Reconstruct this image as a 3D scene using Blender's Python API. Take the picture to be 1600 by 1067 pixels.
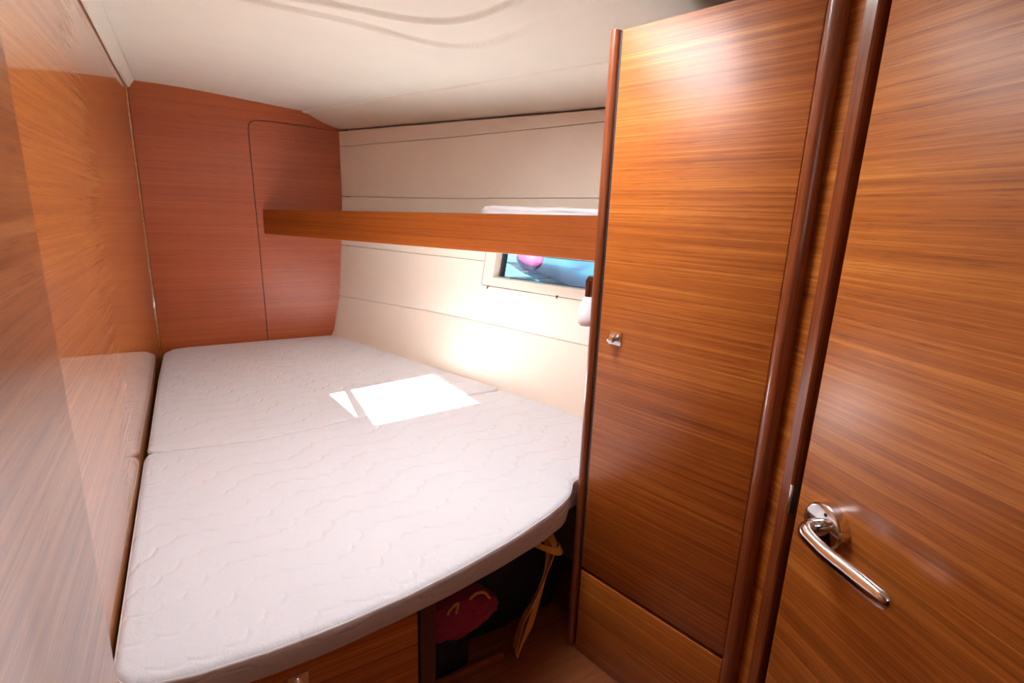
import bpy, bmesh, math, random
import numpy as np
from mathutils import Vector, Matrix
random.seed(7)
C = bpy.context.scene.collection
PI = math.pi
for o in list(bpy.data.objects): bpy.data.objects.remove(o)

# ------------------------------------------------------------------ camera
cam = bpy.data.cameras.new('camera'); cam.lens = 18.27; cam.sensor_width = 36; cam.clip_start = .02
co = bpy.data.objects.new('camera', cam); C.objects.link(co)
co.matrix_world = Matrix(((0.85385, 0.09498, -0.51178, 0.0),
                          (-0.51932, 0.22217, -0.8252, 0.0),
                          (0.03532, 0.97037, 0.23902, 1.289),
                          (0, 0, 0, 1)))
bpy.context.scene.camera = co

# ------------------------------------------------------------------ light
SC = bpy.context.scene
SC.view_settings.view_transform = 'Standard'
SC.view_settings.look = 'None'
SC.view_settings.gamma = 1
SC.view_settings.use_curve_mapping = False
SC.view_settings.exposure = 0.55
w = bpy.data.worlds.new('sky'); SC.world = w; w.use_nodes = True
bg = w.node_tree.nodes['Background']; bg.inputs[0].default_value = (.74, .86, 1.0, 1); bg.inputs[1].default_value = 1.0
SUN_DIR = Vector((.18, .95, -1.335)).normalized()
s = bpy.data.lights.new('sun', 'SUN'); s.energy = 108; s.angle = .006; s.color = (1, .95, .88)
so = bpy.data.objects.new('sun', s); C.objects.link(so)
so.location = (-2, -8, 14); so.rotation_euler = SUN_DIR.to_track_quat('-Z', 'Y').to_euler()

def area(name, loc, rot, sx, sy, energy, color=(1, 1, 1)):
    l = bpy.data.lights.new(name, 'AREA'); l.shape = 'RECTANGLE'; l.size = sx; l.size_y = sy
    l.energy = energy; l.color = color
    o = bpy.data.objects.new(name, l); C.objects.link(o); o.location = loc; o.rotation_euler = rot
    return o
# daylight falling through the deck hatch, and a fill lamp added in the unseen doorway behind the camera
hd = area('hatch_daylight', (.5, .97, 1.872), (math.radians(14), 0, 0), .40, .36, 7.9, (.95, .96, 1.0))
hd.data.spread = math.radians(150)
area('doorway_fill', (.2, -.74, 1.45), (PI/2, 0, 0), .5, .5, 1.0, (1.0, .97, .95))

# ------------------------------------------------------------------ helpers
def setp(o, label=None, cat=None, group=None, kind=None):
    if label: o['label'] = label
    if cat: o['category'] = cat
    if group: o['group'] = group
    if kind: o['kind'] = kind
    return o
def root(name, loc=(0, 0, 0), rz=0, **k):
    o = bpy.data.objects.new(name, None); C.objects.link(o); o.location = loc; o.rotation_euler = (0, 0, rz)
    o.empty_display_size = .05
    return setp(o, **k)
def mesh(name, verts, faces, m, parent=None, smooth=False, loc=(0, 0, 0), rz=0, **k):
    me = bpy.data.meshes.new(name); me.from_pydata([tuple(v) for v in verts], [], [tuple(f) for f in faces]); me.update()
    bm = bmesh.new(); bm.from_mesh(me); bmesh.ops.recalc_face_normals(bm, faces=bm.faces); bm.to_mesh(me); bm.free()
    return fin(name, me, m, parent, smooth, loc, rz, **k)
def fin(name, me, m, parent=None, smooth=False, loc=(0, 0, 0), rz=0, **k):
    o = bpy.data.objects.new(name, me); C.objects.link(o); me.materials.append(m)
    if smooth:
        me.polygons.foreach_set('use_smooth', [True]*len(me.polygons))
        if smooth != 'full':
            try: me.set_sharp_from_angle(angle=math.radians(smooth if isinstance(smooth, (int, float)) and smooth > 1 else 40))
            except Exception: pass
    if parent: o.parent = parent
    o.location = loc; o.rotation_euler = (0, 0, rz)
    return setp(o, **k)
def bmo(name, bm, m, parent=None, smooth=False, **k):
    bmesh.ops.recalc_face_normals(bm, faces=bm.faces)
    me = bpy.data.meshes.new(name); bm.to_mesh(me); bm.free()
    return fin(name, me, m, parent, smooth, **k)
def add_box(bm, x0, x1, y0, y1, z0, z1, bev=0, seg=2):
    vs = [bm.verts.new((x, y, z)) for x in (x0, x1) for y in (y0, y1) for z in (z0, z1)]
    fs = [bm.faces.new([vs[i] for i in f]) for f in ((0, 1, 3, 2), (4, 6, 7, 5), (0, 4, 5, 1), (2, 3, 7, 6), (0, 2, 6, 4), (1, 5, 7, 3))]
    if bev:
        es = list({e for f in fs for e in f.edges})
        bmesh.ops.bevel(bm, geom=es, offset=bev, segments=seg, affect='EDGES', profile=.5)
def box(name, x0, x1, y0, y1, z0, z1, m, parent=None, bev=0, seg=2, **k):
    bm = bmesh.new(); add_box(bm, x0, x1, y0, y1, z0, z1, bev, seg)
    return bmo(name, bm, m, parent, smooth=bool(bev), **k)
def extrude_profile(name, prof, z0, z1, m, parent=None, smooth=True, **k):
    """prof: closed xy outline swept vertically"""
    n = len(prof)
    vs = [(x, y, z0) for x, y in prof]+[(x, y, z1) for x, y in prof]
    fs = [(i, (i+1) % n, n+(i+1) % n, n+i) for i in range(n)]+[tuple(range(n)), tuple(range(n, 2*n))]
    return mesh(name, vs, fs, m, parent, smooth, **k)
def tube_bm(bm, pts, radii, n=10, cap=True, flat=1.0):
    pts = [Vector(p) for p in pts]
    if not hasattr(radii, '__len__'): radii = [radii]*len(pts)
    rings = []; up = None
    for i, p in enumerate(pts):
        t = (pts[min(i+1, len(pts)-1)]-pts[max(i-1, 0)]).normalized()
        if up is None:
            up = Vector((0, 0, 1)) if abs(t.z) < .9 else Vector((1, 0, 0))
        a = t.cross(up).normalized(); b = a.cross(t).normalized(); up = b
        rings.append([bm.verts.new(p+a*math.cos(q)*radii[i]*flat+b*math.sin(q)*radii[i]) for q in [2*PI*j/n for j in range(n)]])
    for r0, r1 in zip(rings, rings[1:]):
        for j in range(n): bm.faces.new((r0[j], r0[(j+1) % n], r1[(j+1) % n], r1[j]))
    if cap: bm.faces.new(rings[0][::-1]); bm.faces.new(rings[-1])
def bez(pts, n=24):
    """Catmull-Rom through points"""
    P = [Vector(p) for p in pts]; P = [2*P[0]-P[1]]+P+[2*P[-1]-P[-2]]; out = []
    for i in range(1, len(P)-2):
        for k in range(n):
            t = k/n; a, b, c, d = P[i-1:i+3]
            out.append(.5*((2*b)+(c-a)*t+(2*a-5*b+4*c-d)*t*t+(3*b-a-3*c+d)*t**3))
    out.append(P[-2]); return out
def ribbon(name, pts, wdir, width, th, m, parent=None, **k):
    pts = [Vector(p) for p in pts]; vs = []; fs = []
    if not isinstance(wdir, list): wdir = [wdir]*len(pts)
    if not isinstance(width, list): width = [width]*len(pts)
    for i, p in enumerate(pts):
        t = (pts[min(i+1, len(pts)-1)]-pts[max(i-1, 0)]).normalized()
        wv = Vector(wdir[i]).normalized(); nn = t.cross(wv).normalized()
        for a, b in ((-1, -1), (1, -1), (1, 1), (-1, 1)): vs.append(p+wv*a*width[i]/2+nn*b*th/2)
    for i in range(len(pts)-1):
        for j in range(4): fs.append((4*i+j, 4*i+(j+1) % 4, 4*i+4+(j+1) % 4, 4*i+4+j))
    fs += [(0, 1, 2, 3), tuple(4*(len(pts)-1)+j for j in range(4))]
    return mesh(name, vs, fs, m, parent, True, **k)
def rrect(x0, x1, y0, y1, r, n=6):
    out = []
    for cx, cy, a0 in ((x1-r, y1-r, 0), (x0+r, y1-r, 90), (x0+r, y0+r, 180), (x1-r, y0+r, 270)):
        for i in range(n+1):
            a = math.radians(a0+90*i/n); out.append((cx+r*math.cos(a), cy+r*math.sin(a)))
    return out

# ------------------------------------------------------------------ materials
def mat(name, color=(.8, .8, .8), rough=.5, metal=0, coat=0, coat_rough=.1, spec=.5, sheen=0, trans=0):
    m = bpy.data.materials.new(name); m.use_nodes = True; b = m.node_tree.nodes['Principled BSDF']
    b.inputs['Base Color'].default_value = (*color, 1); b.inputs['Roughness'].default_value = rough
    b.inputs['Metallic'].default_value = metal; b.inputs['Coat Weight'].default_value = coat
    b.inputs['Coat Roughness'].default_value = coat_rough; b.inputs['Specular IOR Level'].default_value = spec
    b.inputs['Sheen Weight'].default_value = sheen; b.inputs['Transmission Weight'].default_value = trans
    return m, m.node_tree, b
def N(nt, t, **k):
    n = nt.nodes.new(t)
    for a, v in k.items():
        if a.startswith('i_'): n.inputs[a[2:].replace('_', ' ')].default_value = v
        else: setattr(n, a, v)
    return n
def ramp(nt, stops):
    r = nt.nodes.new('ShaderNodeValToRGB'); e = r.color_ramp.elements
    while len(e) < len(stops): e.new(.5)
    for el, (p, c) in zip(e, stops): el.position = p; el.color = (*c, 1)
    return r
def wood(name, dark, mid, light, seed=0.0, rough=.38, coat=.5, coat_rough=.30, fine=1.25, bump=.12, wob=.15, line=.5):
    m, nt, b = mat(name, mid, rough, coat=coat, coat_rough=coat_rough)
    L = nt.links.new
    tc = N(nt, 'ShaderNodeTexCoord')
    mp0 = N(nt, 'ShaderNodeMapping'); mp0.inputs['Location'].default_value = (seed, seed*1.7, seed*2.3); L(tc.outputs['Object'], mp0.inputs[0])
    # slow waver of the grain
    nz = N(nt, 'ShaderNodeTexNoise'); nz.inputs['Scale'].default_value = 1; nz.inputs['Detail'].default_value = 1
    mpw = N(nt, 'ShaderNodeMapping'); mpw.inputs['Scale'].default_value = (1.1, 3, 3.0); L(mp0.outputs[0], mpw.inputs[0]); L(mpw.outputs[0], nz.inputs['Vector'])
    mul = N(nt, 'ShaderNodeVectorMath', operation='SCALE'); mul.inputs['Scale'].default_value = wob*.06; L(nz.outputs['Color'], mul.inputs[0])
    add = N(nt, 'ShaderNodeVectorMath', operation='ADD'); L(mp0.outputs[0], add.inputs[0]); L(mul.outputs[0], add.inputs[1])
    def noise(sc, det, rgh=.55):
        mp = N(nt, 'ShaderNodeMapping'); mp.inputs['Scale'].default_value = sc; L(add.outputs[0], mp.inputs[0])
        n = N(nt, 'ShaderNodeTexNoise'); n.inputs['Scale'].default_value = 1; n.inputs['Detail'].default_value = det; n.inputs['Roughness'].default_value = rgh
        L(mp.outputs[0], n.inputs['Vector']); return n
    n1 = noise((.5, 75*fine, 75*fine), 5, .65)
    n2 = noise((1.8, 200*fine, 200*fine), 4, .65)
    n3 = noise((.8, 6, 9), 2)
    n4 = noise((14, 600*fine, 600*fine), 2)
    r = ramp(nt, [(.28, dark), (.5, mid), (.72, light)])
    a = N(nt, 'ShaderNodeMath', operation='MULTIPLY_ADD'); L(n2.outputs[0], a.inputs[0]); a.inputs[1].default_value = line
    c1 = N(nt, 'ShaderNodeMath', operation='MULTIPLY_ADD'); L(n1.outputs[0], c1.inputs[0]); c1.inputs[1].default_value = line
    c3 = N(nt, 'ShaderNodeMath', operation='MULTIPLY_ADD'); L(n3.outputs[0], c3.inputs[0]); c3.inputs[1].default_value = .25; c3.inputs[2].default_value = .5-line-.125
    L(c3.outputs[0], c1.inputs[2]); L(c1.outputs[0], a.inputs[2]); L(a.outputs[0], r.inputs[0])
    pr = ramp(nt, [(.30, (.55, .45, .42)), (.42, (1, 1, 1))]); L(n4.outputs[0], pr.inputs[0])
    mx = N(nt, 'ShaderNodeMix', data_type='RGBA', blend_type='MULTIPLY'); mx.inputs[0].default_value = .8
    L(r.outputs[0], mx.inputs[6]); L(pr.outputs[0], mx.inputs[7]); L(mx.outputs[2], b.inputs['Base Color'])
    bp = N(nt, 'ShaderNodeBump'); bp.inputs['Strength'].default_value = bump; bp.inputs['Distance'].default_value = .002
    L(a.outputs[0], bp.inputs['Height']); L(bp.outputs[0], b.inputs['Normal'])
    return m
TEAK = wood('teak_veneer', (.17, .034, .004), (.43, .115, .015), (.72, .27, .050), coat=.28)
TEAK_BACK = wood('teak_bulkhead', (.27, .040, .008), (.41, .076, .014), (.54, .13, .028), seed=3.1, wob=.02, line=.36, bump=.05, coat=.25)
TEAK_LEFT = wood('teak_wall', (.24, .058, .008), (.46, .145, .022), (.68, .28, .06), seed=5.7, rough=.35, coat=1.0, coat_rough=.04, fine=.8, wob=.4, bump=.06)
TEAK_NEAR = wood('teak_near_panel', (.18, .045, .011), (.36, .12, .03), (.56, .23, .075), seed=8.2, rough=.34, coat=.9, coat_rough=.2, fine=.45, wob=.5, bump=.03, line=.62)
TEAK_DOOR = wood('teak_door', (.19, .042, .005), (.47, .138, .019), (.76, .31, .062), seed=11.3, coat=.35, fine=.95, wob=.25)
TEAK_FASCIA = wood('teak_shelf', (.17, .030, .004), (.31, .070, .009), (.42, .12, .018), seed=14.0, fine=1.2, wob=.08)
for m_ in (TEAK_LEFT,): m_.node_tree.nodes['Principled BSDF'].inputs['Coat IOR'].default_value = 1.75
TEAK_FLOOR = wood('teak_floor', (.14, .035, .01), (.26, .07, .02), (.38, .12, .04), seed=17.0)
MAHOG, nt, b = mat('mahogany_trim', (.20, .045, .014), .28, coat=.4)
n = N(nt, 'ShaderNodeTexNoise'); n.inputs['Scale'].default_value = 3; n.inputs['Detail'].default_value = 5
mp = N(nt, 'ShaderNodeMapping'); mp.inputs['Scale'].default_value = (60, 60, 2); tc = N(nt, 'ShaderNodeTexCoord')
nt.links.new(tc.outputs['Object'], mp.inputs[0]); nt.links.new(mp.outputs[0], n.inputs['Vector'])
r = ramp(nt, [(.3, (.17, .035, .011)), (.7, (.29, .075, .024))]); nt.links.new(n.outputs[0], r.inputs[0]); nt.links.new(r.outputs[0], b.inputs['Base Color'])
DARK = mat('recess_shade', (.02, .012, .01), .8)[0]  # near-black colour stands in for shade in gaps and holes
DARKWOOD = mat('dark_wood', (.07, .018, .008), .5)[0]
def fabric(name, col, rough=.75, sc=600, st=.15, sheen=.1, var=.06):
    m, nt, b = mat(name, col, rough, sheen=sheen)
    tc = N(nt, 'ShaderNodeTexCoord'); n = N(nt, 'ShaderNodeTexNoise'); n.inputs['Scale'].default_value = sc; n.inputs['Detail'].default_value = 3
    nt.links.new(tc.outputs['Object'], n.inputs['Vector'])
    n2 = N(nt, 'ShaderNodeTexNoise'); n2.inputs['Scale'].default_value = 6; nt.links.new(tc.outputs['Object'], n2.inputs['Vector'])
    r = ramp(nt, [(.35, tuple(c*(1-var) for c in col)), (.65, tuple(min(1, c*(1+var*.5)) for c in col))]); nt.links.new(n2.outputs[0], r.inputs[0]); nt.links.new(r.outputs[0], b.inputs['Base Color'])
    bp = N(nt, 'ShaderNodeBump'); bp.inputs['Strength'].default_value = st; bp.inputs['Distance'].default_value = .001
    nt.links.new(n.outputs[0], bp.inputs['Height']); nt.links.new(bp.outputs[0], b.inputs['Normal'])
    return m
LINING = fabric('hull_lining', (.80, .69, .59), .6, 900, .08, .05, .02)
CEIL = fabric('headliner', (.84, .78, .67), .6, 900, .05, 0, .02)
CEILTRIM = mat('headliner_trim', (.85, .81, .70), .4)[0]
BLANKET = fabric('white_blanket', (.85, .86, .90), .9, 300, .3)
PINK = fabric('pink_cloth', (.33, .008, .055), .7, 150, .4)
BLACKBAG = fabric('black_nylon', (.012, .014, .02), .6, 500, .3, 0)
YELLOW = fabric('yellow_webbing', (.85, .38, .06), .7, 900, .3)
CHROME = mat('chrome', (.80, .80, .82), .08, 1)[0]
BRUSHED = mat('satin_chrome', (.72, .72, .74), .22, 1)[0]
BRONZE = mat('bronze_metal', (.22, .14, .11), .25, 1)[0]
FROST, nt, b = mat('frosted_glass', (.88, .89, .95), .45)
b.inputs['Subsurface Weight'].default_value = .3
PLASTIC = mat('white_plastic', (.76, .66, .57), .35)[0]
GASKET_GAP = mat('black_gasket_and_gap', (.02, .025, .035), .5)[0]  # window gasket rubber, also the painted shade in the cupboard door gap
ALU = mat('alloy_frame', (.65, .66, .68), .3, 1)[0]
GEL = mat('deck_gelcoat', (.8, .8, .78), .4)[0]
# thin clear pane
PANE = bpy.data.materials.new('clear_pane'); PANE.use_nodes = True; nt = PANE.node_tree; nt.nodes.clear()
out = N(nt, 'ShaderNodeOutputMaterial'); tr = N(nt, 'ShaderNodeBsdfTransparent'); gl = N(nt, 'ShaderNodeBsdfGlossy'); fr = N(nt, 'ShaderNodeFresnel'); mx = N(nt, 'ShaderNodeMixShader')
tr.inputs[0].default_value = (.93, .97, 1, 1); gl.inputs['Roughness'].default_value = .02; fr.inputs[0].default_value = 1.45
nt.links.new(fr.outputs[0], mx.inputs[0]); nt.links.new(tr.outputs[0], mx.inputs[1]); nt.links.new(gl.outputs[0], mx.inputs[2]); nt.links.new(mx.outputs[0], out.inputs[0])

# quilted mattress ticking
def quilt(name, side=False):
    m, nt, b = mat(name, (.70, .69, .725), .8, sheen=.1)
    L = nt.links.new
    tc = N(nt, 'ShaderNodeTexCoord'); sp = N(nt, 'ShaderNodeSeparateXYZ'); L(tc.outputs['Object'], sp.inputs[0])
    def M(op, a, bb=None, c=None):
        n = N(nt, 'ShaderNodeMath', operation=op)
        for i, v in enumerate((a, bb, c)):
            if v is None: continue
            if isinstance(v, (int, float)): n.inputs[i].default_value = v
            else: L(v, n.inputs[i])
        return n.outputs[0]
    x, y, z = sp.outputs
    yz = M('SUBTRACT', y, z)
    nz = N(nt, 'ShaderNodeTexNoise'); nz.inputs['Scale'].default_value = 5; L(tc.outputs['Object'], nz.inputs['Vector'])
    u = M('ADD', M('MULTIPLY', x, .85), M('MULTIPLY', yz, .5))
    v = M('SUBTRACT', M('MULTIPLY', yz, .85), M('MULTIPLY', x, .25))
    arc = M('ABSOLUTE', M('SINE', M('MULTIPLY', u, PI/.045)))
    big = M('SINE', M('MULTIPLY', u, 2*PI/.26))
    vv = M('ADD', M('ADD', v, M('MULTIPLY', arc, .009)), M('ADD', M('MULTIPLY', big, .022), M('MULTIPLY', nz.outputs[0], .03)))
    fr = M('ABSOLUTE', M('SUBTRACT', M('FRACT', M('DIVIDE', vv, .078)), .5))
    groove = M('SMOOTH_MIN', M('MULTIPLY', fr, 9.0), 1.0, .5)
    # broken up along its length
    cell = N(nt, 'ShaderNodeTexVoronoi'); cell.inputs['Scale'].default_value = 210; L(tc.outputs['Object'], cell.inputs['Vector'])
    soft = N(nt, 'ShaderNodeTexNoise'); soft.inputs['Scale'].default_value = 11; soft.inputs['Detail'].default_value = 3; L(tc.outputs['Object'], soft.inputs['Vector'])
    b1 = N(nt, 'ShaderNodeBump'); b1.inputs['Strength'].default_value = .55; b1.inputs['Distance'].default_value = .004; L(groove, b1.inputs['Height'])
    b2 = N(nt, 'ShaderNodeBump'); b2.inputs['Strength'].default_value = .22; b2.inputs['Distance'].default_value = .0015; L(cell.outputs['Distance'], b2.inputs['Height']); L(b1.outputs[0], b2.inputs['Normal'])
    b3 = N(nt, 'ShaderNodeBump'); b3.inputs['Strength'].default_value = .5; b3.inputs['Distance'].default_value = .012; L(soft.outputs[0], b3.inputs['Height']); L(b2.outputs[0], b3.inputs['Normal'])
    L(b3.outputs[0], b.inputs['Normal'])
    return m
QUILT = quilt('quilted_ticking')
PIPING = fabric('piping_cord', (.74, .68, .68), .7, 800, .2)

# ------------------------------------------------------------------ hull shape
YS = [-1.5, .6, 1.2, 1.695, 2.4, 3.156, 3.5]
TZ = {1.9: (1.98, 1.82, 1.64, 1.46, 1.13, .775, .61), 1.707: (1.95, 1.80, 1.62, 1.439, 1.12, .769, .60), 1.35: (1.92, 1.76, 1.58, 1.40, 1.125, .772, .605),
      1.09: (1.88, 1.72, 1.54, 1.37, 1.115, .757, .59), .776: (1.8, 1.64, 1.46, 1.305, 1.077, .733, .57), .565: (1.66, 1.49, 1.31, 1.165, .945, .69, .53),
      .44: (1.55, 1.38, 1.2, 1.05, .85, .62, .46), -.1: (1.4, 1.25, 1.12, .98, .80, .58, .42)}
ZS = sorted(TZ)
def smooth_y(y, row):
    # Catmull-Rom along y
    i = max(0, min(len(YS)-2, next((k for k in range(len(YS)-1) if y <= YS[k+1]), len(YS)-2)))
    t = (y-YS[i])/(YS[i+1]-YS[i]); p1, p2 = row[i], row[i+1]
    m1 = (row[i+1]-row[i-1])/(YS[i+1]-YS[i-1]) if i > 0 else (p2-p1)/(YS[i+1]-YS[i])
    m2 = (row[i+2]-row[i])/(YS[i+2]-YS[i]) if i+2 < len(YS) else (p2-p1)/(YS[i+1]-YS[i])
    h = YS[i+1]-YS[i]
    return (2*t**3-3*t*t+1)*p1+(t**3-2*t*t+t)*h*m1+(-2*t**3+3*t*t)*p2+(t**3-t*t)*h*m2
def hx(y, z):
    return float(np.interp(z, ZS, [smooth_y(y, TZ[k]) for k in ZS]))

def grid_shell(name, ys, zs_of, off, m, parent=None, hole=None, th=.01, **k):
    """sheet that follows the hull; zs_of(y, j) gives the height of row j"""
    vs, fs = [], []; nz = zs_of(None, None); ny = len(ys); W = ny*nz
    for layer in (0, 1):
        for y in ys:
            for j in range(nz):
                z = zs_of(y, j); vs.append((hx(y, z)+off+layer*th, y, z))
    def q(i, j): return i*nz+j
    for i in range(ny-1):
        for j in range(nz-1):
            if hole and hole(.5*(ys[i]+ys[i+1]), .5*(zs_of(ys[i], j)+zs_of(ys[i], j+1))): continue
            f = (q(i, j), q(i+1, j), q(i+1, j+1), q(i, j+1)); fs.append(f); fs.append(tuple(W+a for a in f[::-1]))
    for i in range(ny-1):
        for j in (0, nz-1):
            if hole and hole(.5*(ys[i]+ys[i+1]), zs_of(ys[i], j)): continue
            fs.append((q(i, j), q(i+1, j), W+q(i+1, j), W+q(i, j)))
    for j in range(nz-1):
        for i in (0, ny-1): fs.append((q(i, j), q(i, j+1), W+q(i, j+1), W+q(i, j)))
    return mesh(name, vs, fs, m, parent, 30, **k)

YB = 3.156; XA = -.182
# ------------------------------------------------------------------ structure
box('floor', -.3, 1.9, -.9, 3.3, -.05, 0, TEAK_FLOOR, kind='structure')
mesh('wall_left', [(0, 0, 0), (4.2, 0, 0), (4.2, 0, 1.9), (0, 0, 1.9), (0, .03, 0), (4.2, .03, 0), (4.2, .03, 1.9), (0, .03, 1.9)],
     [(0, 1, 2, 3), (7, 6, 5, 4), (0, 4, 5, 1), (1, 5, 6, 2), (2, 6, 7, 3), (3, 7, 4, 0)], TEAK_LEFT, loc=(XA, -.9, 0), rz=PI/2, kind='structure')
# after bulkhead: backing, fixed veneer panel and the removable access panel with a rounded corner
wb = box('wall_back', -.25, .95, YB+.006, YB+.04, 0, 1.9, DARKWOOD, kind='structure')
def plate(name, outline, y0, y1, m, parent, **k):   # outline in x,z
    n = len(outline)
    vs = [(x, y0, z) for x, z in outline]+[(x, y1, z) for x, z in outline]
    fs = [tuple(range(n)), tuple(range(2*n-1, n-1, -1))]+[(i, (i+1) % n, n+(i+1) % n, n+i) for i in range(n)]
    return mesh(name, vs, fs, m, parent, **k)
g = .0035
arcp = [(.352+.040*math.cos(math.radians(a))-.0, 1.672+.040*math.sin(math.radians(a))) for a in range(95, 186, 10)]
inner = [(.337, .40)]+[(x, z) for x, z in arcp[::-1]]+[(.41, 1.716), (.79, 1.708)]
# the line of the joint leans a little, as the photo shows
joint = [(.330, .30), (.3285, .60), (.3205, 1.2), (.3135, 1.60)]+[(.3135+.045*(1-math.cos(math.radians(a))), 1.665+.045*math.sin(math.radians(a))) for a in range(0, 91, 10)]+[(.42, 1.7115), (.80, 1.700)]
def offs(line, d):
    out = []
    for i, p in enumerate(line):
        a = Vector(line[max(i-1, 0)]); c = Vector(line[min(i+1, len(line)-1)]); t = (c-a).normalized(); out.append((p[0]-t.y*d, p[1]+t.x*d))
    return out
jl = offs(joint, .002); jr = offs(joint, -.002)
plate('fixed_panel', [(-.178, .30)]+[jl[0]]+jl[1:]+[(.80, 1.86), (-.178, 1.86)], YB, YB+.006, TEAK_BACK, wb)
plate('access_panel', jr+[(.80, .30)], YB-.0006, YB+.006, TEAK_BACK, wb)
# corner bead between left wall and bulkhead
cb = root('trim_1', (XA, YB, 0), kind='structure')
extrude_profile('corner_bead', [(0, 0), (.006, 0), (.006, -.004), (.0045, -.007), (0, -.007)], .3, 1.82, DARKWOOD, cb)
extrude_profile('corner_bead', [(0, -.011), (.004, -.011), (.004, -.017), (.002, -.0185), (0, -.0185)], .3, 1.82, TEAK_LEFT, cb)

# near wall panel, a slab standing proud of the left wall
npn = root('wall_left_panel', (-.150, -.9, 0), PI/2, kind='structure')
npn.name = 'wall_front_left'
box('veneer_panel', 0, 1.712, 0, .03, 0, 1.835, TEAK_NEAR, npn, bev=.0015)

# behind the camera: cabin end wall with a doorway
wf = root('wall_front', (0, -.9, 0), kind='structure')
box('jamb_panel', -.3, -.1, 0, .03, 0, 1.9, TEAK, wf)
box('jamb_panel', .5, 1.9, 0, .03, 0, 1.9, TEAK, wf)
box('lintel_panel', -.1, .5, 0, .03, 1.75, 1.9, TEAK, wf)

# the saloon beyond the doorway, closed in so that no sun comes through, only the added fill
sal = root('wall_saloon', (0, -.9, 0), kind='structure')
box('end_panel', -1.0, 2.1, -2.2, -2.17, 0, 1.9, TEAK, sal)
box('side_panel', -1.0, -.97, -2.2, 0, 0, 1.9, TEAK, sal)
box('side_panel', 2.07, 2.1, -2.2, 0, 0, 1.9, TEAK, sal)
box('side_panel', -1.0, -.3, 0, .03, 0, 1.9, TEAK, sal)
box('side_panel', 1.9, 2.1, 0, .03, 0, 1.9, TEAK, sal)
box('sole', -1.0, 2.1, -2.2, 0, -.05, 0, TEAK_FLOOR, sal)

# hull side: outer shell with port opening, and the separate lining panels
PY0, PY1, PZ0, PZ1 = 1.36, 2.19, .957, 1.135
ysA = sorted(set(np.round(np.linspace(-.93, 3.17, 80), 4).tolist()+[1.40, 2.165]))
ysB = sorted(set(np.round(np.linspace(.85, 3.154, 70), 4).tolist()+[PY0, PY1]))
zrows = sorted(set([round(v, 4) for v in np.linspace(-.05, 1.886, 30).tolist()]+[.975, 1.12]))
sh = grid_shell('wall_right', ysA+[3.3], lambda y, j: len(zrows) if y is None else zrows[j], .055, GEL, hole=lambda y, z: 1.40 < y < 2.165 and .975 < z < 1.12, th=.02, kind='structure')
def seam(tab):
    return lambda y: float(np.interp(y, *zip(*sorted(tab))))
s_top = lambda y: 1.700
s1 = seam([(3.156, 1.619), (2.43, 1.631), (1.685, 1.6515), (.8, 1.68)])
s2 = seam([(3.156, 1.349), (2.43, 1.350), (1.636, 1.362), (.8, 1.372)])
s3 = seam([(3.156, 1.076), (2.6, 1.067), (2.2, 1.064), (.8, 1.06)])
s4 = lambda y: .777
s5 = lambda y: .50
sb = lambda y: .36
inwin = lambda y, z: PY0 < y < PY1 and PZ0 < z < PZ1
def band(lo, hi, nz=10, gap=.0013, hole=None, extra=(), off=0):
    def zz(y, j):
        if y is None: return nz+1+len(extra)
        a, c = lo(y)+gap, hi(y)-gap
        rows = sorted([a+(c-a)*i/nz for i in range(nz+1)]+[e(y) if callable(e) else e for e in extra]); return rows[j]
    return grid_shell('lining_panel', ysB, zz, off, LINING, sh, hole=hole, th=.012)
band(s1, s_top, 4)
band(s2, s1, 12)
band(s3, s2, 12, hole=inwin, extra=(PZ1,))
band(s4, s3, 12, hole=inwin, extra=(PZ0,))
band(s5, s4, 12)
band(sb, s5, 6)

# port window in the hull
def ringplate(name, outer, inner, offo, depth, m, parent, bevel=.0):
    n = len(outer); vs = []
    def P(y, z, d): return (hx(y, z)+d, y, z)
    vs += [P(y, z, offo+.012) for y, z in outer]; vs += [P(y, z, offo+.0015) for y, z in outer]
    cy = sum(p[0] for p in outer)/n; cz = sum(p[1] for p in outer)/n
    sh2 = [(y+(cy-y)*.006+(.0022 if y < cy else -.0022), z+(.0022 if z < cz else -.0022)) for y, z in outer]
    vs += [P(y, z, offo) for y, z in sh2]; vs += [P(y, z, offo+.003) for y, z in inner]; vs += [P(y, z, offo+depth) for y, z in inner]
    fs = []
    for k in range(4): fs += [(k*n+i, k*n+(i+1) % n, (k+1)*n+(i+1) % n, (k+1)*n+i) for i in range(n)]
    return mesh(name, vs, fs, m, parent, 35)
def dense(poly, step=.02):
    out = []
    for i, p in enumerate(poly):
        q = poly[(i+1) % len(poly)]; L_ = math.dist(p, q); k = max(1, int(L_/step))
        out += [(p[0]+(q[0]-p[0])*j/k, p[1]+(q[1]-p[1])*j/k) for j in range(k)]
    return out
win = root('window_1', (0, 0, 0), kind='structure')
oo = rrect(PY0-.002, PY1+.001, PZ0-.003, PZ1+.002, .014); ii = rrect(1.45, 2.132, .994, 1.112, .004)
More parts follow.
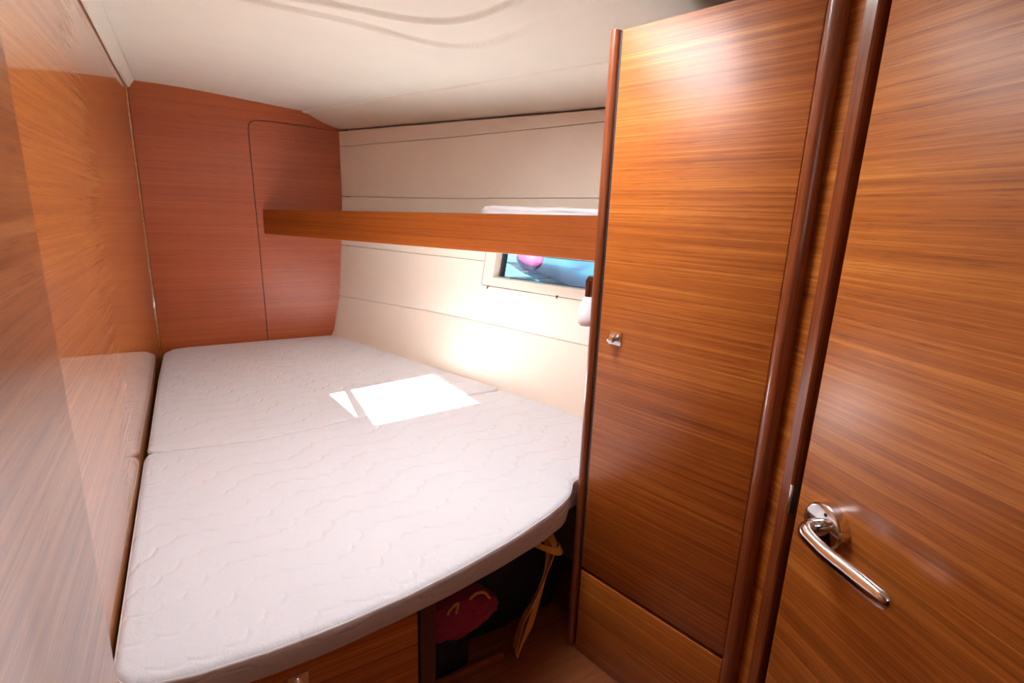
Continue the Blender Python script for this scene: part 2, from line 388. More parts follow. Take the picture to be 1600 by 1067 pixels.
# same vertex count ring: subdivide each segment equally
def subdiv(poly, k):
    out = []
    for i, p in enumerate(poly):
        q = poly[(i+1) % len(poly)]
        kk = k if (i % 7) == 6 else 1
        out += [(p[0]+(q[0]-p[0])*j/kk, p[1]+(q[1]-p[1])*j/kk) for j in range(kk)]
    return out
ringplate('window_frame', subdiv(oo, 24), subdiv(ii, 24), -.004, .050, PLASTIC, win)
ringplate('groove_ring', subdiv(rrect(PY0-.006, PY1+.005, PZ0-.007, PZ1+.006, .017), 24), subdiv(rrect(PY0+.01, PY1-.01, PZ0+.01, PZ1-.01, .012), 24), -.0022, .004, BRONZE, win)  # brown ring added to draw the dark groove round the frame
ringplate('gasket', subdiv(rrect(1.453, 2.129, .997, 1.109, .004), 24), subdiv(rrect(1.462, 2.118, .999, 1.106, .003), 24), .028, .022, GASKET_GAP, win)
pl_ = rrect(1.44, 2.13, .985, 1.115, .004)
def pane(y0, y1, z0, z1, off, th, m, parent, name):
    vs, fs = [], []; k = 12
    for l in (0, 1):
        for z in (z0, z1):
            for i in range(k+1):
                y = y0+(y1-y0)*i/k; vs.append((hx(y, z)+off+l*th, y, z))
    n = k+1
    for i in range(k):
        fs += [(i, i+1, n+i+1, n+i), (2*n+i, 3*n+i, 3*n+i+1, 2*n+i+1), (i, 2*n+i, 2*n+i+1, i+1), (n+i, n+i+1, 3*n+i+1, 3*n+i)]
    fs += [(0, n, 3*n, 2*n), (k, 2*n+k, 3*n+k, n+k)]
    return mesh(name, vs, fs, m, parent)
pane(1.455, 2.124, .998, 1.108, .046, .004, PANE, win, 'pane')
for y, z in ((2.150, .941), (1.768, .948)):
    bm = bmesh.new(); x = hx(y, z)
    tube_bm(bm, [(x+.002, y, z+.008), (x-.004, y, z+.007), (x-.006, y, z), (x-.006, y, z-.003)], [.0035, .0035, .0035, .002], 8)
    bmo('frame_clip', bm, BRONZE, win, True)

# ------------------------------------------------------------------ ceiling
# deck above, with the hatch opening (same outline as the sunlight it lets in)
HZ = 1.885
HP = [(.240, 1.13), (.732, 1.205), (.750, .750), (.285, .71)]
def ringfan(inner, outer, z): pass
dk_in = HP; dk_out = [(-1.0, 3.35), (2.1, 3.35), (2.1, -3.2), (-1.0, -3.2)]
vs = []; fs = []
for z in (HZ, HZ+.03):
    vs += [(x, y, z) for x, y in dk_in]+[(x, y, z) for x, y in dk_out]
for l in (0, 1):
    for i in range(4): fs.append((8*l+i, 8*l+(i+1) % 4, 8*l+4+(i+1) % 4, 8*l+4+i))
for i in range(4): fs.append((i, (i+1) % 4, 8+(i+1) % 4, 8+i)); fs.append((4+i, 4+(i+1) % 4, 12+(i+1) % 4, 12+i))
mesh('ceiling_deck', vs, fs, GEL, kind='structure').name = 'ceiling_top'
# ridge line where the flat headliner meets the sloping side panel
RY = [-1., .5, .95, 1.45, 2.135, 2.53, 3.156, 3.3]; RX = [1.85, 1.55, 1.42, 1.22, .969, .826, .584, .53]
def ridge(y): return float(np.interp(y, RY, RX))
def hdist(x, y, p, q):   # signed distance to line p->q, + on the left
    dx, dy = q[0]-p[0], q[1]-p[1]; L_ = math.hypot(dx, dy); return (dx*(y-p[1])-dy*(x-p[0]))/L_
def smax(a, b, k): h = max(k-abs(a-b), 0)/k; return max(a, b)+h*h*k*.25
def sst(a, b, x): t = min(1, max(0, (x-a)/(b-a))); return t*t*(3-2*t)
def ceil_z(x, y):
    rx = ridge(y); u = rx-x
    z = 1.774+.048*sst(-.25, .72, u)*1.06-.0
    z = min(z, 1.824)
    # the moulded recess round the hatch: outer crease and inner step
    d_out = smax(y-1.757-.012*(x-.4), -hdist(x, y, (.944, 1.166), (.881, 1.616)), .22)
    z += .014*sst(0, .006, -d_out)+.004*sst(.0, .08, -d_out)
    d_in = smax(-hdist(x, y, (.813, 1.30), (.776, 1.489)), -hdist(x, y, (.625, 1.671), (.261, 1.716)), .20)
    z += .013*sst(0, .005, -d_in)-.003*math.exp(-((d_in-.006)/.006)**2)
    return z
xs = np.concatenate([np.arange(-.146, .04, .02), np.arange(.04, .6, .01), np.arange(.6, .96, .004)])
ysc = np.concatenate([np.arange(-.9, 1.0, .03), np.arange(1.0, 1.40, .01), np.arange(1.40, 1.80, .004), np.arange(1.80, 3.156, .025), [3.156]])
vs, fs = [], []; nx = len(xs)
hole_poly = [(.215, 1.165), (.76, 1.245), (.785, .715), (.26, .675)]
def inhole(x, y):
    return all(hdist(x, y, hole_poly[i], hole_poly[(i+1) % 4]) < 0 for i in range(4))
tt = np.concatenate([np.linspace(0, 1, nx)])
for y in ysc:
    rx = ridge(y)
    for x in xs:
        X = -.146+(x+.146)/(xs[-1]+.146)*(rx+.146) if rx < 1.0 else (x if x < .8 else .8+(x-.8)/(xs[-1]-.8)*(rx-.8))
        vs.append((X, y, ceil_z(X, y)))
for i in range(len(ysc)-1):
    for j in range(nx-1):
        a = vs[i*nx+j]; c = vs[(i+1)*nx+j+1]
        if inhole(.5*(a[0]+c[0]), .5*(a[1]+c[1])): continue
        fs.append((i*nx+j, i*nx+j+1, (i+1)*nx+j+1, (i+1)*nx+j))
ce = mesh('ceiling', vs, fs, CEIL, smooth='full', kind='structure')
# hatch coaming (flared), frame and pane
ht = root('window_2', (.5, .95, HZ), kind='structure')
def rel(p): return (p[0]-.5, p[1]-.95)
lo = [rel((x+(x-.5)*.03, y+(y-.95)*.03)) for x, y in hole_poly]; hi = [rel(p) for p in HP]
lo = [rel(p) for p in [(.195, 1.185), (.78, 1.268), (.805, .695), (.24, .655)]]
hi = [(p[0]*1.04, p[1]*1.04) for p in hi]
vs = [(x, y, 1.832-HZ) for x, y in lo]+[(x, y, 0) for x, y in hi]+[(x*1.03, y*1.03, 1.832-HZ) for x, y in lo]+[(x*1.05, y*1.05, 0) for x, y in hi]
fs = []
for i in range(4):
    j = (i+1) % 4; fs += [(i, j, 4+j, 4+i), (8+i, 8+j, 12+j, 12+i), (i, j, 8+j, 8+i), (4+i, 4+j, 12+j, 12+i)]
mesh('coaming', vs, fs, CEILTRIM, ht)
vs = []; fs = []
ho = [(p[0]*1.14, p[1]*1.14) for p in [rel(q) for q in HP]]; hi = [rel(p) for p in HP]
for z in (.03, .05): vs += [(x, y, z) for x, y in hi]+[(x, y, z) for x, y in ho]
for l in (0, 1):
    for i in range(4): fs.append((8*l+i, 8*l+(i+1) % 4, 8*l+4+(i+1) % 4, 8*l+4+i))
for i in range(4): fs.append((i, (i+1) % 4, 8+(i+1) % 4, 8+i)); fs.append((4+i, 4+(i+1) % 4, 12+(i+1) % 4, 12+i))
mesh('hatch_frame', vs, fs, ALU, ht)
bm = bmesh.new()   # the folding stay that crosses the opening near its left side
A = Vector((.322-.5, 1.15-.95, .028)); B = Vector((.288-.5, .70-.95, .028))
for a, c, wd in ((A, B, .030),):
    t = (c-a).normalized(); sd = Vector((-t.y, t.x, 0))*wd/2
    q = [a+sd, a-sd, c-sd*1.6, c+sd*1.6]
    v = [bm.verts.new(p) for p in q]+[bm.verts.new(p+Vector((0, 0, .012))) for p in q]
    for f in ((0, 1, 2, 3), (7, 6, 5, 4), (0, 4, 5, 1), (1, 5, 6, 2), (2, 6, 7, 3), (3, 7, 4, 0)): bm.faces.new([v[k] for k in f])
bmo('hatch_stay', bm, ALU, ht)
bm = bmesh.new()
for q in ([(.236-.5, 1.128-.95), (.236-.5, .69-.95), (.278-.5, .70-.95), (.268-.5, .86-.95)],):
    v = [bm.verts.new((x, y, .030)) for x, y in q]+[bm.verts.new((x, y, .040)) for x, y in q]
    for f in ((0, 1, 2, 3), (7, 6, 5, 4), (0, 4, 5, 1), (1, 5, 6, 2), (2, 6, 7, 3), (3, 7, 4, 0)): bm.faces.new([v[k] for k in f])
bmo('stay_bracket', bm, ALU, ht)
v = [(x*1.1, y*1.1, z) for z in (.052, .062) for x, y in [rel(q) for q in HP]]
mesh('hatch_pane', v, [(0, 1, 2, 3), (7, 6, 5, 4), (0, 4, 5, 1), (1, 5, 6, 2), (2, 6, 7, 3), (3, 7, 4, 0)], PANE, ht)

# sloping side panel between ridge and hull lining, with a small drip lip at the ridge
def HTx(y): return hx(y, 1.707)
ysr = np.linspace(-.9, YB, 60)
prof = []   # per y: list of (x,z)
vs, fs = [], []
for y in ysr:
    rx = ridge(y); hxx = HTx(y)+.012
    pr = [(rx-.006, 1.794), (rx-.003, 1.778), (rx+.003, 1.7735), (rx+.010, 1.7730), (rx+.018, 1.772), (rx+.03, 1.769)]
    for k in range(1, 9):
        t = k/8; pr.append((rx+.03+(hxx-rx-.03)*t, 1.768+(1.7075-1.768)*t-.006*math.sin(PI*t)))
    pr.append((hxx+.03, 1.712))
    vs += [(x, y, z) for x, z in pr]
np_ = len(pr)
for i in range(len(ysr)-1):
    for j in range(np_-1): fs.append((i*np_+j, i*np_+j+1, (i+1)*np_+j+1, (i+1)*np_+j))
mesh('ceiling_side', vs, fs, CEIL, smooth='full', kind='structure')
# cream edge trim along the left wall
t2 = root('trim_2', (XA, 0, 0), kind='structure')
vs, fs = [], []
for y in (-.9, 1.5, 2.6, YB):
    dz = 0 if y < 2.7 else .014
    vs += [(x, y, z+dz) for x, z in ((0.0005, 1.783), (.004, 1.777), (.012, 1.778), (.034, 1.8245-dz), (.040, 1.8275-dz), (.0005, 1.84))]
for i in range(3):
    for j in range(6): fs.append((6*i+j, 6*i+(j+1) % 6, 6*i+6+(j+1) % 6, 6*i+6+j))
fs += [tuple(range(6)), tuple(range(18, 24))]
mesh('edge_trim', vs, fs, CEILTRIM, t2, 30)

# ------------------------------------------------------------------ bed base
bb = root('bed_base', (.1, .93, 0), label='teak veneered berth base with a chrome push latch under the front mattress', cat='bed base')
box('front_panel', -.28, .256, 0, .018, 0.01, .415, TEAK, bb, bev=.0015)
box('post', .261, .299, -.002, .04, 0, .437, DARKWOOD, bb, bev=.003)
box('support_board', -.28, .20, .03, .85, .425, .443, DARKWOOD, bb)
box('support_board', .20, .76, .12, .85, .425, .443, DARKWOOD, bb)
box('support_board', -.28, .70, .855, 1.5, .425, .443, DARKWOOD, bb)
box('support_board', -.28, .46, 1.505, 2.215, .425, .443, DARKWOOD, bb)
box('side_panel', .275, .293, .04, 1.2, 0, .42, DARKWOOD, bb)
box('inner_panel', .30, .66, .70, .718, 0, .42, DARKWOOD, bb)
bm = bmesh.new(); add_box(bm, -.018, .022, -.004, 0, .345, .385, .0012)
lt = bmo('latch', bm, CHROME, bb, True)
bm = bmesh.new(); tube_bm(bm, [(.002, -.003, .363), (.002, -.008, .363), (.002, -.010, .363)], [.011, .011, .009], 16); bmo('push_button', bm, CHROME, lt, True)
# low sill board in the locker opening
box('sill_board', .32, .58, .145, .16, 0.001, .028, TEAK_FLOOR, bb, bev=.002)

# ------------------------------------------------------------------ mattresses
def resample(poly, step):
    out = []
    for i, p in enumerate(poly):
        q = poly[(i+1) % len(poly)]; L_ = math.dist(p, q); k = max(1, round(L_/step))
        out += [(p[0]+(q[0]-p[0])*j/k, p[1]+(q[1]-p[1])*j/k) for j in range(k)]
    return out
def chaikin(poly, it=3):
    for _ in range(it):
        o = []
        for i, p in enumerate(poly):
            q = poly[(i+1) % len(poly)]
            o += [(p[0]*.75+q[0]*.25, p[1]*.75+q[1]*.25), (p[0]*.25+q[0]*.75, p[1]*.25+q[1]*.75)]
        poly = o
    return poly
def mattress(poly, z0, z1, r, label, seam_side):
    poly = resample(chaikin(resample(poly, .045), 2), .014)
    n = len(poly)
    # inward normals
    area_ = sum(poly[i][0]*poly[(i+1) % n][1]-poly[(i+1) % n][0]*poly[i][1] for i in range(n))
    sg = 1 if area_ > 0 else -1
    nor = []
    for i in range(n):
        a = poly[i-3]; c = poly[(i+3) % n]; dx, dy = c[0]-a[0], c[1]-a[1]; L_ = math.hypot(dx, dy) or 1; nor.append((-dy/L_*sg, dx/L_*sg))
    cx, cy = sum(p[0] for p in poly)/n, sum(p[1] for p in poly)/n
    rt = root('mattress', (cx, cy, z0), label=label, cat='mattress', group=None)
    prof = [(.050, 0), (.043, .004), (.037, .012), (.014, (z1-z0)*.5), (0.0, z1-z0-r)]; NB = 4
    for k in range(1, 6):
        a = PI/2*k/5; prof.append((r-r*math.cos(a), z1-z0-r+r*math.sin(a)))
    prof += [(r+.02, z1-z0+.0012)]
    # the edge that meets the other mattress is pressed flat: small radius there
    def soft(i):
        x, y = poly[i]; ys_ = float(np.interp(x, [-.17, .122, .323, .49, .7, .9, 1.1], [1.80, 1.752, 1.768, 1.805, 1.824, 1.836, 1.86]))
        return float(np.interp(abs(y-ys_), [.012, .05], [.30, 1]))
    sf = [soft(i) for i in range(n)]
    bi = [float(np.interp(poly[i][0], [.30, .6, .88], [1, .7, .2])) if (nor[i][1] > .4 and poly[i][1] < 1.06) else .22 for i in range(n)]
    bi = [sum(bi[(i+k) % n] for k in range(-4, 5))/9 for i in range(n)]
    H_ = z1-z0
    vs = []
    for kk, (d, z) in enumerate(prof): vs += [(poly[i][0]+nor[i][0]*d*(bi[i] if kk < NB else sf[i])-cx, poly[i][1]+nor[i][1]*d*(bi[i] if kk < NB else sf[i])-cy, H_-(H_-z)*(sf[i] if z > H_-r-.001 and z < H_ else 1)) for i in range(n)]
    fs = []
    for k in range(len(prof)-1): fs += [(k*n+i, k*n+(i+1) % n, (k+1)*n+(i+1) % n, (k+1)*n+i) for i in range(n)]
    m_ = len(prof)-1
    fs += [tuple(range(n-1, -1, -1))]
    # top: rows of quads between the two chains of the outline, so that the shading stays even
    top = [m_*n+i for i in range(n)]
    me = bpy.data.meshes.new('cover'); bm = bmesh.new(); bv_ = [bm.verts.new(v) for v in vs]
    for f in fs: bm.faces.new([bv_[k] for k in f])
    f = bm.faces.new([bv_[k] for k in top]); bmesh.ops.recalc_face_normals(bm, faces=bm.faces)
    bmesh.ops.triangulate(bm, faces=[f], ngon_method='EAR_CLIP', quad_method='BEAUTY')
    for f in bm.faces: f.smooth = True
    for e in bm.edges:
        if all(abs(q.co.z-(H_+.0012)) < 1e-5 for q in e.verts): e.smooth = False
    bm.to_mesh(me); bm.free(); fin('cover', me, QUILT, rt)
    bm = bmesh.new()
    d, z = .0035, z1-z0-r+.0085
    pts = [(poly[i][0]+nor[i][0]*d*sf[i]-cx, poly[i][1]+nor[i][1]*d*sf[i]-cy, H_-(H_-z)*sf[i]-(1-sf[i])*.006) for i in range(n)]
    rings = []
    for i, p in enumerate(pts):
        nn = Vector((nor[i][0], nor[i][1], 0))
        rings.append([bm.verts.new(Vector(p)+nn*(-math.cos(q))*.0028+Vector((0, 0, math.sin(q)*.0028))) for q in [2*PI*j/6 for j in range(6)]])
    for i in range(n):
        for j in range(6): bm.faces.new((rings[i][j], rings[i][(j+1) % 6], rings[(i+1) % n][(j+1) % 6], rings[(i+1) % n][j]))
    bmo('piping', bm, PIPING, rt, True)
    return rt
MZ0, MZ1 = .444, .545
front = [(-.176, .905), (-.145, .868), (-.06, .848), (.06, .840), (.17, .842), (.31, .855), (.434, .876), (.585, .911), (.73, .957), (.83, 1.003), (.862, 1.035),
         (.885, 1.062), (1.0, 1.09), (1.17, 1.13), (1.215, 1.19), (1.225, 1.40), (1.19, 1.60), (1.125, 1.80), (1.105, 1.838), (1.07, 1.838), (.9, 1.833), (.7, 1.822), (.49, 1.803), (.323, 1.766), (.122, 1.750), (-.05, 1.772), (-.166, 1.794), (-.178, 1.76)]
mattress(front, MZ0, MZ1, .018, 'front white quilted mattress with curved edge over the berth base', 0)
back = [(-.172, 1.815), (-.15, 1.795), (-.05, 1.776), (.122, 1.754), (.323, 1.770), (.49, 1.807), (.7, 1.826), (.9, 1.838), (1.06, 1.850), (1.10, 1.868), (1.075, 1.95), (.990, 2.20), (.90, 2.50), (.80, 2.83), (.71, 3.08), (.67, 3.142),
        (.3, 3.146), (-.06, 3.146), (-.13, 3.13), (-.165, 3.06), (-.172, 2.6)]
mattress(back, MZ0, MZ1+.002, .018, 'rear white quilted mattress against the teak bulkhead, patch of sun on it', 1)

# ------------------------------------------------------------------ shelf
an = math.atan2(-.891, .4539)
shf = root('shelf', (.351, YB-.002, 1.135), an, label='long teak shelf with deep fascia board across the cream hull lining', cat='shelf')
# fascia: local x runs towards the cupboard, local y points to the hull
Lf = 2.12; dx0 = .0
vs = []
for x, zt in ((0, .128), (Lf, .128+.0152*Lf)):
    for y in (0, .018):
        xx = x+(-.0 if x else -(y)*.51*0)
        vs += [(xx+(y*.51 if x == 0 else 0), y, 0), (xx+(y*.51 if x == 0 else 0), y, zt)]
fs = [(0, 1, 5, 4), (2, 6, 7, 3), (0, 4, 6, 2), (1, 3, 7, 5), (0, 2, 3, 1), (4, 5, 7, 6)]
fa = mesh('fascia', vs, fs, TEAK_FASCIA, shf)
bv = fa.modifiers.new('b', 'BEVEL'); bv.width = .002; bv.segments = 2; bv.limit_method = 'ANGLE'
# shelf board from the fascia to the hull, built in the shelf's frame
inv = (Matrix.Translation((.351, YB-.002, 1.135)) @ Matrix.Rotation(an, 4, 'Z')).inverted()
vs = []; K = 24
for z in (1.145, 1.157):
    for i in range(K+1):
        y = 3.148-(3.148-1.30)*i/K
        fx = .351+(YB-.002-y)*.4539/.891+.018/.891*1.0
        a = inv @ Vector((min(fx, hx(y, z)-.01), y, z)); c = inv @ Vector((hx(y, z)-.003, y, z)); vs += [a, c]
n = 2*(K+1); fs = []
for i in range(K):
    fs += [(2*i, 2*i+1, 2*i+3, 2*i+2), (n+2*i, n+2*i+2, n+2*i+3, n+2*i+1), (2*i, 2*i+2, n+2*i+2, n+2*i), (2*i+1, n+2*i+1, n+2*i+3, 2*i+3)]
fs += [(0, n, n+1, 1), (2*K, 2*K+1, n+2*K+1, n+2*K)]
mesh('shelf_board', vs, fs, LINING, shf)

# folded blanket on the shelf, behind the fascia
bl = root('blanket', (1.205, 1.72, 1.158), math.radians(-63), label='folded white blanket lying on the shelf, showing just above the fascia', cat='blanket')
def softbox(name, sx, sy, sz, m, parent, seed=0, amp=.006, res=10, rnd=.35, **k):
    bm = bmesh.new(); bmesh.ops.create_cube(bm, size=2); bmesh.ops.subdivide_edges(bm, edges=bm.edges, cuts=res, use_grid_fill=True)
    from mathutils import noise
    for v in bm.verts:
        p = v.co.copy(); s_ = p.normalized()*max(abs(p.x), abs(p.y), abs(p.z)); q = p.lerp(s_, rnd)
        nn = noise.noise_vector(q*2.1+Vector((seed, seed*2, 0)))*amp+noise.noise_vector(q*5+Vector((0, seed, seed)))*amp*.5
        v.co = Vector((q.x*sx/2, q.y*sy/2, (q.z+1)*sz/2))+nn; v.co.z = max(v.co.z, .0005)
    return bmo(name, bm, m, parent, 'full', **k)
for i, (z, ss) in enumerate(((0, 1.0), (.052, .98), (.104, .95))):
    o = softbox('fold', .56*ss, .19*ss, .054, BLANKET, bl, seed=i*3.1, amp=.007, rnd=.22); o.location = (0, 0, z)

# ------------------------------------------------------------------ cupboard
ca = math.atan2(-.977, .211)
cp = root('cupboard', (.889, 1.039, 0), ca, label='tall teak cupboard with one grained door and a square chrome knob plate', cat='cupboard')
CT = 1.705
box('side_panel', .004, .020, .020, .62, 0.0, CT-.01, TEAK, cp)
box('gap_shade_back', .012, .50, .0145, .045, 0, CT-.01, DARK, cp)  # near-black sheet behind the door, so its gaps read as shade
def half_round(x0, x1, proud, back, n=10):
    r = (x1-x0)/2; cx = (x0+x1)/2
    return [(x0, back)]+[(cx-r*math.cos(PI*i/n), -proud+proud*.0-(-(proud*.0))+(-(math.sin(PI*i/n)))*proud+proud) for i in range(n+1)]+[(x1, back)]
tr1 = extrude_profile('door_edge_trim', [(-.002, .035), (-.002, .0), (.000, -.005), (.004, -.009), (.009, -.0105), (.014, -.0095), (.018, -.006), (.0205, -.001), (.021, .008), (.021, .035)], .0, CT+.004, MAHOG, cp, 45)
dr = box('door', .0325, .459, -.004, .014, .292, CT, TEAK, cp, bev=.0012)
box('door_gap_shade', .0275, .0324, -.0036, .012, .290, CT-.002, GASKET_GAP, cp)  # black strip added to paint the shade in the door gap
box('plinth_panel', .0325, .459, -.004, .014, .002, .279, TEAK, cp, bev=.0012)
extrude_profile('corner_post', [(.4605, .03), (.4605, .0), (.4625, -.010), (.467, -.018), (.4735, -.0225), (.480, -.0235), (.487, -.0215), (.4925, -.0165), (.4955, -.009), (.4965, .0), (.4965, .03)], 0, CT+.12, MAHOG, cp, 45)
bm = bmesh.new()
for v in range(1):
    add_box(bm, .0655, .1025, -.0075, -.004, .973, 1.010, .0008)
kp = bmo('knob_plate', bm, CHROME, cp, True)
bm = bmesh.new(); tube_bm(bm, [(.0845, -.007, .991), (.0845, -.015, .991), (.0845, -.018, .991), (.0845, -.028, .991), (.0845, -.0295, .991)], [.0055, .005, .0095, .0105, .0085], 20)
bmo('knob', bm, CHROME, kp, True)

# ------------------------------------------------------------------ head door wall: strip, frame, door
da = math.atan2(-.948, -.317)
Q = (.9956, .5456)
tw = root('trim_3', (*Q, 0), da, kind='structure')
box('strip_panel', -.012, .024, .0, .016, 0, 1.88, TEAK_DOOR, tw)
tf = root('trim_4', (*Q, 0), da, kind='structure')
extrude_profile('door_frame', [(.0235, .03), (.0235, -.003), (.025, -.005), (.0475, -.005), (.0505, -.002), (.0505, .03)], 0, 1.88, MAHOG, tf, 30)
bm = bmesh.new(); add_box(bm, .0480, .0525, -.0058, .010, .722, .786, .0004); bmo('strike_plate', bm, BRUSHED, tf, True)
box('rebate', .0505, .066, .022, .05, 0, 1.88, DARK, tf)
d1 = root('door_1', (*Q, 0), da, kind='structure')
leaf = box('door_leaf', .0665, .64, .002, .034, .01, 1.86, TEAK_DOOR, d1, bev=.0012)
box('latch_plate', .0655, .0668, .006, .026, .69, .80, BRUSHED, d1)
# far jamb and wall beyond the door
box('door_frame', .648, .69, -.003, .03, 0, 1.88, MAHOG, tf, bev=.002)
wr = box('wall_side', .69, 1.6, .0, .03, 0, 1.88, TEAK_DOOR, loc=(*Q, 0), rz=da, kind='structure'); wr.name = 'wall_right_near'
# rose and lever
HX, HZr = .146, .758
dh = root('door_handle', (HX, .002, HZr), 0); dh.parent = d1
bm = bmesh.new(); tube_bm(bm, [(0, 0, 0), (0, -.019, 0), (0, -.0215, 0), (0, -.0225, 0)], [.0425, .042, .040, .038], 40, True)
rose = bmo('rose', bm, CHROME, dh, 30)
bm = bmesh.new(); tube_bm(bm, [(0.006, -.0224, .026), (0.006, -.0229, .026)], [.0035, .0035], 12); bmo('screw_hole', bm, DARK, dh, True)
pts = bez([(0, -.018, -.002), (0, -.034, -.002), (.0, -.048, -.002), (.006, -.059, -.0035), (.022, -.064, -.006), (.060, -.064, -.012), (.105, -.062, -.014), (.150, -.060, -.016), (.178, -.058, -.017)], 8)
rad = [float(np.interp(i/(len(pts)-1), [0, .25, .4, .55, .8, .93, .97, .99, 1], [.017, .017, .0165, .0155, .0185, .0165, .0135, .0095, .003])) for i in range(len(pts))]
bm = bmesh.new(); tube_bm(bm, pts, rad, 18, flat=.75); bmo('lever', bm, CHROME, dh, 'full')

# ------------------------------------------------------------------ reading lamp on the cupboard side
lampr = root('reading_lamp', (.9255, 1.078, 1.04), ca, label='small reading lamp with frosted shade fixed to the cupboard side', cat='lamp')
# local x towards camera along cupboard face, local y to the hull; local -x is away from the cupboard side, over the bed
bm = bmesh.new(); add_box(bm, -.012, .018, -.004, .012, .035, .085, .002); bmo('bracket', bm, BRONZE, lampr, True)
bm = bmesh.new(); tube_bm(bm, [(-.022, .004, .030), (-.022, .004, .078), (-.020, .004, .084), (-.008, .004, .086)], [.010, .010, .009, .006], 14); bmo('lamp_holder', bm, BRONZE, lampr, True)
bm = bmesh.new()
zz = [.034, .026, .010, -.010, -.028, -.040, -.047, -.050]; rr = [.011, .0155, .021, .0255, .0270, .0245, .017, .004]
tube_bm(bm, [(-.022, .004, z) for z in zz], rr, 22); bmo('lamp_shade', bm, FROST, lampr, 'full')

# ------------------------------------------------------------------ bags under the berth
def bag(name, loc, rz, sx, sy, sz, m, label, cat, seed, amp=.02, rnd=.4):
    r_ = root(name, loc, rz, label=label, cat=cat); softbox('body', sx, sy, sz, m, r_, seed, amp, 12, rnd); return r_
b1 = bag('duffel_bag', (.715, 1.38, 0), 0, .50, .48, .40, BLACKBAG, 'dark duffel bag with yellow webbing loop under the mattress, beside the cupboard', 'bag', 2.2)
b2 = bag('travel_bag', (.50, 1.145, 0), .06, .17, .10, .165, BLACKBAG, 'small black bag under the pink cloth bag beside the berth post', 'bag', 6.1, .008)
Yv = 1.0
loop = bez([(.835, 1.17, .345), (.833, 1.09, .362), (.826, 1.052, .335), (.803, 1.05, .283), (.752, 1.05, .185), (.726, 1.05, .150), (.712, 1.05, .110), (.703, 1.05, .075), (.700, 1.05, .050), (.706, 1.05, .036),
            (.718, 1.052, .034), (.730, 1.055, .055), (.748, 1.055, .095), (.768, 1.055, .160), (.790, 1.055, .240), (.808, 1.058, .300), (.822, 1.08, .350), (.84, 1.17, .352)], 6)
inv1 = (.715, 1.38, 0)
loop = [p-Vector(inv1) for p in loop]
nL = len(loop); wd = []
for i in range(nL):
    t = i/(nL-1); a = float(np.interp(t, [0, .2, .4, .52, .62, .72, .85, 1], [20, 50, 75, 70, 35, 15, 30, 10])); wd.append((math.cos(math.radians(a)), math.sin(math.radians(a)), 0))
ribbon('webbing_loop', loop, wd, .034, .0022, YELLOW, b1, label='yellow webbing')
pts = bez([(.86, 1.14, .30), (.85, 1.06, .34), (.82, 1.03, .35), (.78, 1.05, .365), (.74, 1.13, .37)], 6)
ribbon('strap', [p-Vector(inv1) for p in pts], (0, .6, .5), .022, .002, YELLOW, b1, label='yellow webbing')
pk = root('pink_bag', (.530, 1.11, .162), .1, label='crumpled pink cloth bag with yellow cord on the small black bag', cat='bag')
bm = bmesh.new(); bmesh.ops.create_icosphere(bm, subdivisions=5, radius=1)
from mathutils import noise
for v in bm.verts:
    p = v.co.copy(); f_ = noise.fractal(p*1.3+Vector((4, 1, 0)), .9, 2.1, 4)*.16+abs(noise.noise(p*3.3))*.14
    p = p*(1+f_); x = p.x*.128
    v.co = Vector((x, p.y*.06, max(p.z, -.62)*(.060)+.042-(x*.10) - .0*x))
    v.co.z = max(v.co.z, .0015)
bmo('body', bm, PINK, pk, 'full')
for pp in ([(-.045, -.035, .075), (-.035, -.04, .10), (-.015, -.045, .112), (-.02, -.045, .085)], [(.02, -.03, .085), (.045, -.035, .105), (.075, -.035, .098), (.10, -.03, .065)]):
    bm = bmesh.new(); tube_bm(bm, bez(pp, 6), .0042, 8); bmo('cord', bm, YELLOW, pk, True, label='yellow cord')

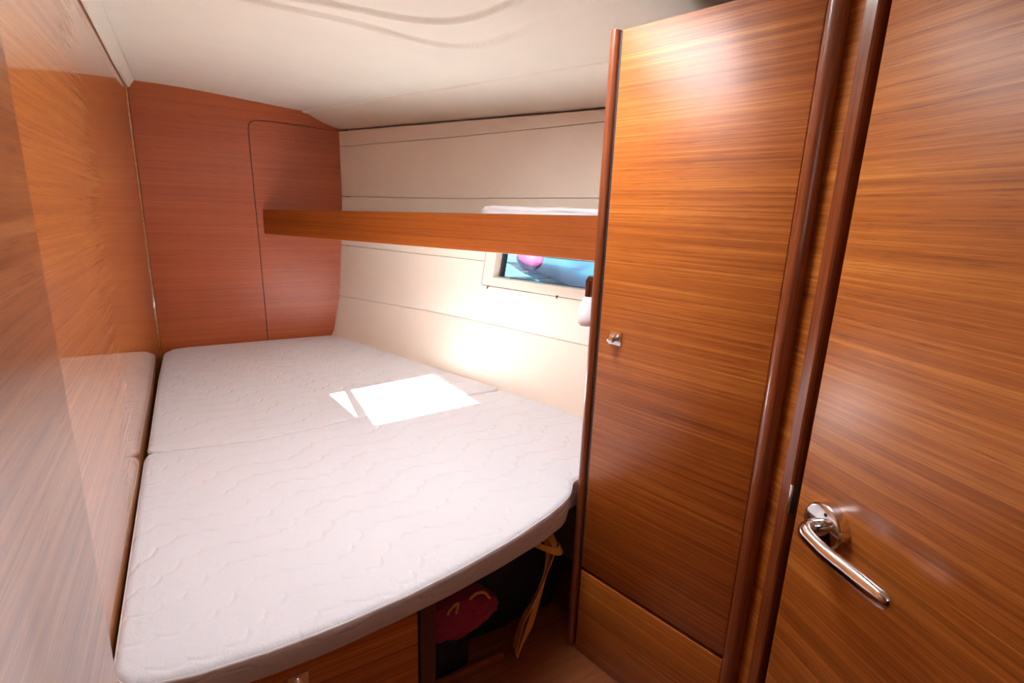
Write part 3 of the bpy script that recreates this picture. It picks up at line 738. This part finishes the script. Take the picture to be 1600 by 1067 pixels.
# ------------------------------------------------------------------ outside, seen through the port
WZ = .35
WAT, nt, b = mat('harbour_water', (.015, .09, .12), .15)
tc = N(nt, 'ShaderNodeTexCoord'); mp = N(nt, 'ShaderNodeMapping'); mp.inputs['Scale'].default_value = (1, 2.2, 1); mp.inputs['Rotation'].default_value = (0, 0, .5)
nt.links.new(tc.outputs['Object'], mp.inputs[0]); n = N(nt, 'ShaderNodeTexNoise'); n.inputs['Scale'].default_value = 1.6; n.inputs['Detail'].default_value = 4
nt.links.new(mp.outputs[0], n.inputs['Vector']); bp = N(nt, 'ShaderNodeBump'); bp.inputs['Strength'].default_value = .9; bp.inputs['Distance'].default_value = .25
nt.links.new(n.outputs[0], bp.inputs['Height']); nt.links.new(bp.outputs[0], b.inputs['Normal'])
mesh('harbour_water', [(2.2, -10, WZ), (40, -10, WZ), (40, 60, WZ), (2.2, 60, WZ)], [(0, 1, 2, 3)], WAT, kind='stuff', label='rippled pale blue harbour water outside the port window', cat='water')
nb = root('neighbour_boat', (4.9, 6.6, WZ), label='pale blue hull of a boat moored outside the port window', cat='boat')
nb.name = 'moored_boat'
HB, nt, b = mat('pale_blue_hull', (.20, .25, .36), .25, coat=.3)
st = [(.31, 1.32, 0, .05), (.12, .75, .02, .16), (-.05, .25, .05, .24), (-.3, -.45, .1, .3), (-.7, -1.67, .12, .3), (-1.0, -2.6, .12, .3), (-1.3, -4.2, .1, .3)]
vs, fs = [], []
for i, (x, y, wdt, fl) in enumerate(st):
    for (z, ff) in ((-.2, 0), (0, 0), (.25, .35), (.6, .8), (1.3, 1.2)):
        vs.append((x-fl*ff*.5, y+(.25*ff if i == 0 else .05*ff), z))
    for (z, ff) in ((1.3, 1.2), (-.2, 0)): vs.append((x+.2+wdt*8, y, z))
for i in range(len(st)-1):
    for j in range(7): fs.append((7*i+j, 7*i+(j+1) % 7, 7*i+7+(j+1) % 7, 7*i+7+j))
fs += [tuple(range(7)), tuple(range(7*len(st)-7, 7*len(st)))]
mesh('hull', vs, fs, HB, nb, 40)
PF = mat('pink_vinyl', (.11, .018, .05), .4)[0]
fe = root('fender', (4.18, 6.33, WZ+.12), label='round pink fender hanging at the bow of the moored boat', cat='fender')
bm = bmesh.new(); tube_bm(bm, [(0, 0, z) for z in (.02, .03, .09, .18, .28, .36, .42, .44)], [.03, .08, .16, .20, .19, .12, .05, .03], 20); bmo('body', bm, PF, fe, 'full')
bm = bmesh.new(); tube_bm(bm, [(0, 0, .43), (-.02, -.05, .9)], .012, 8); bmo('rope', bm, BLANKET, fe, True)
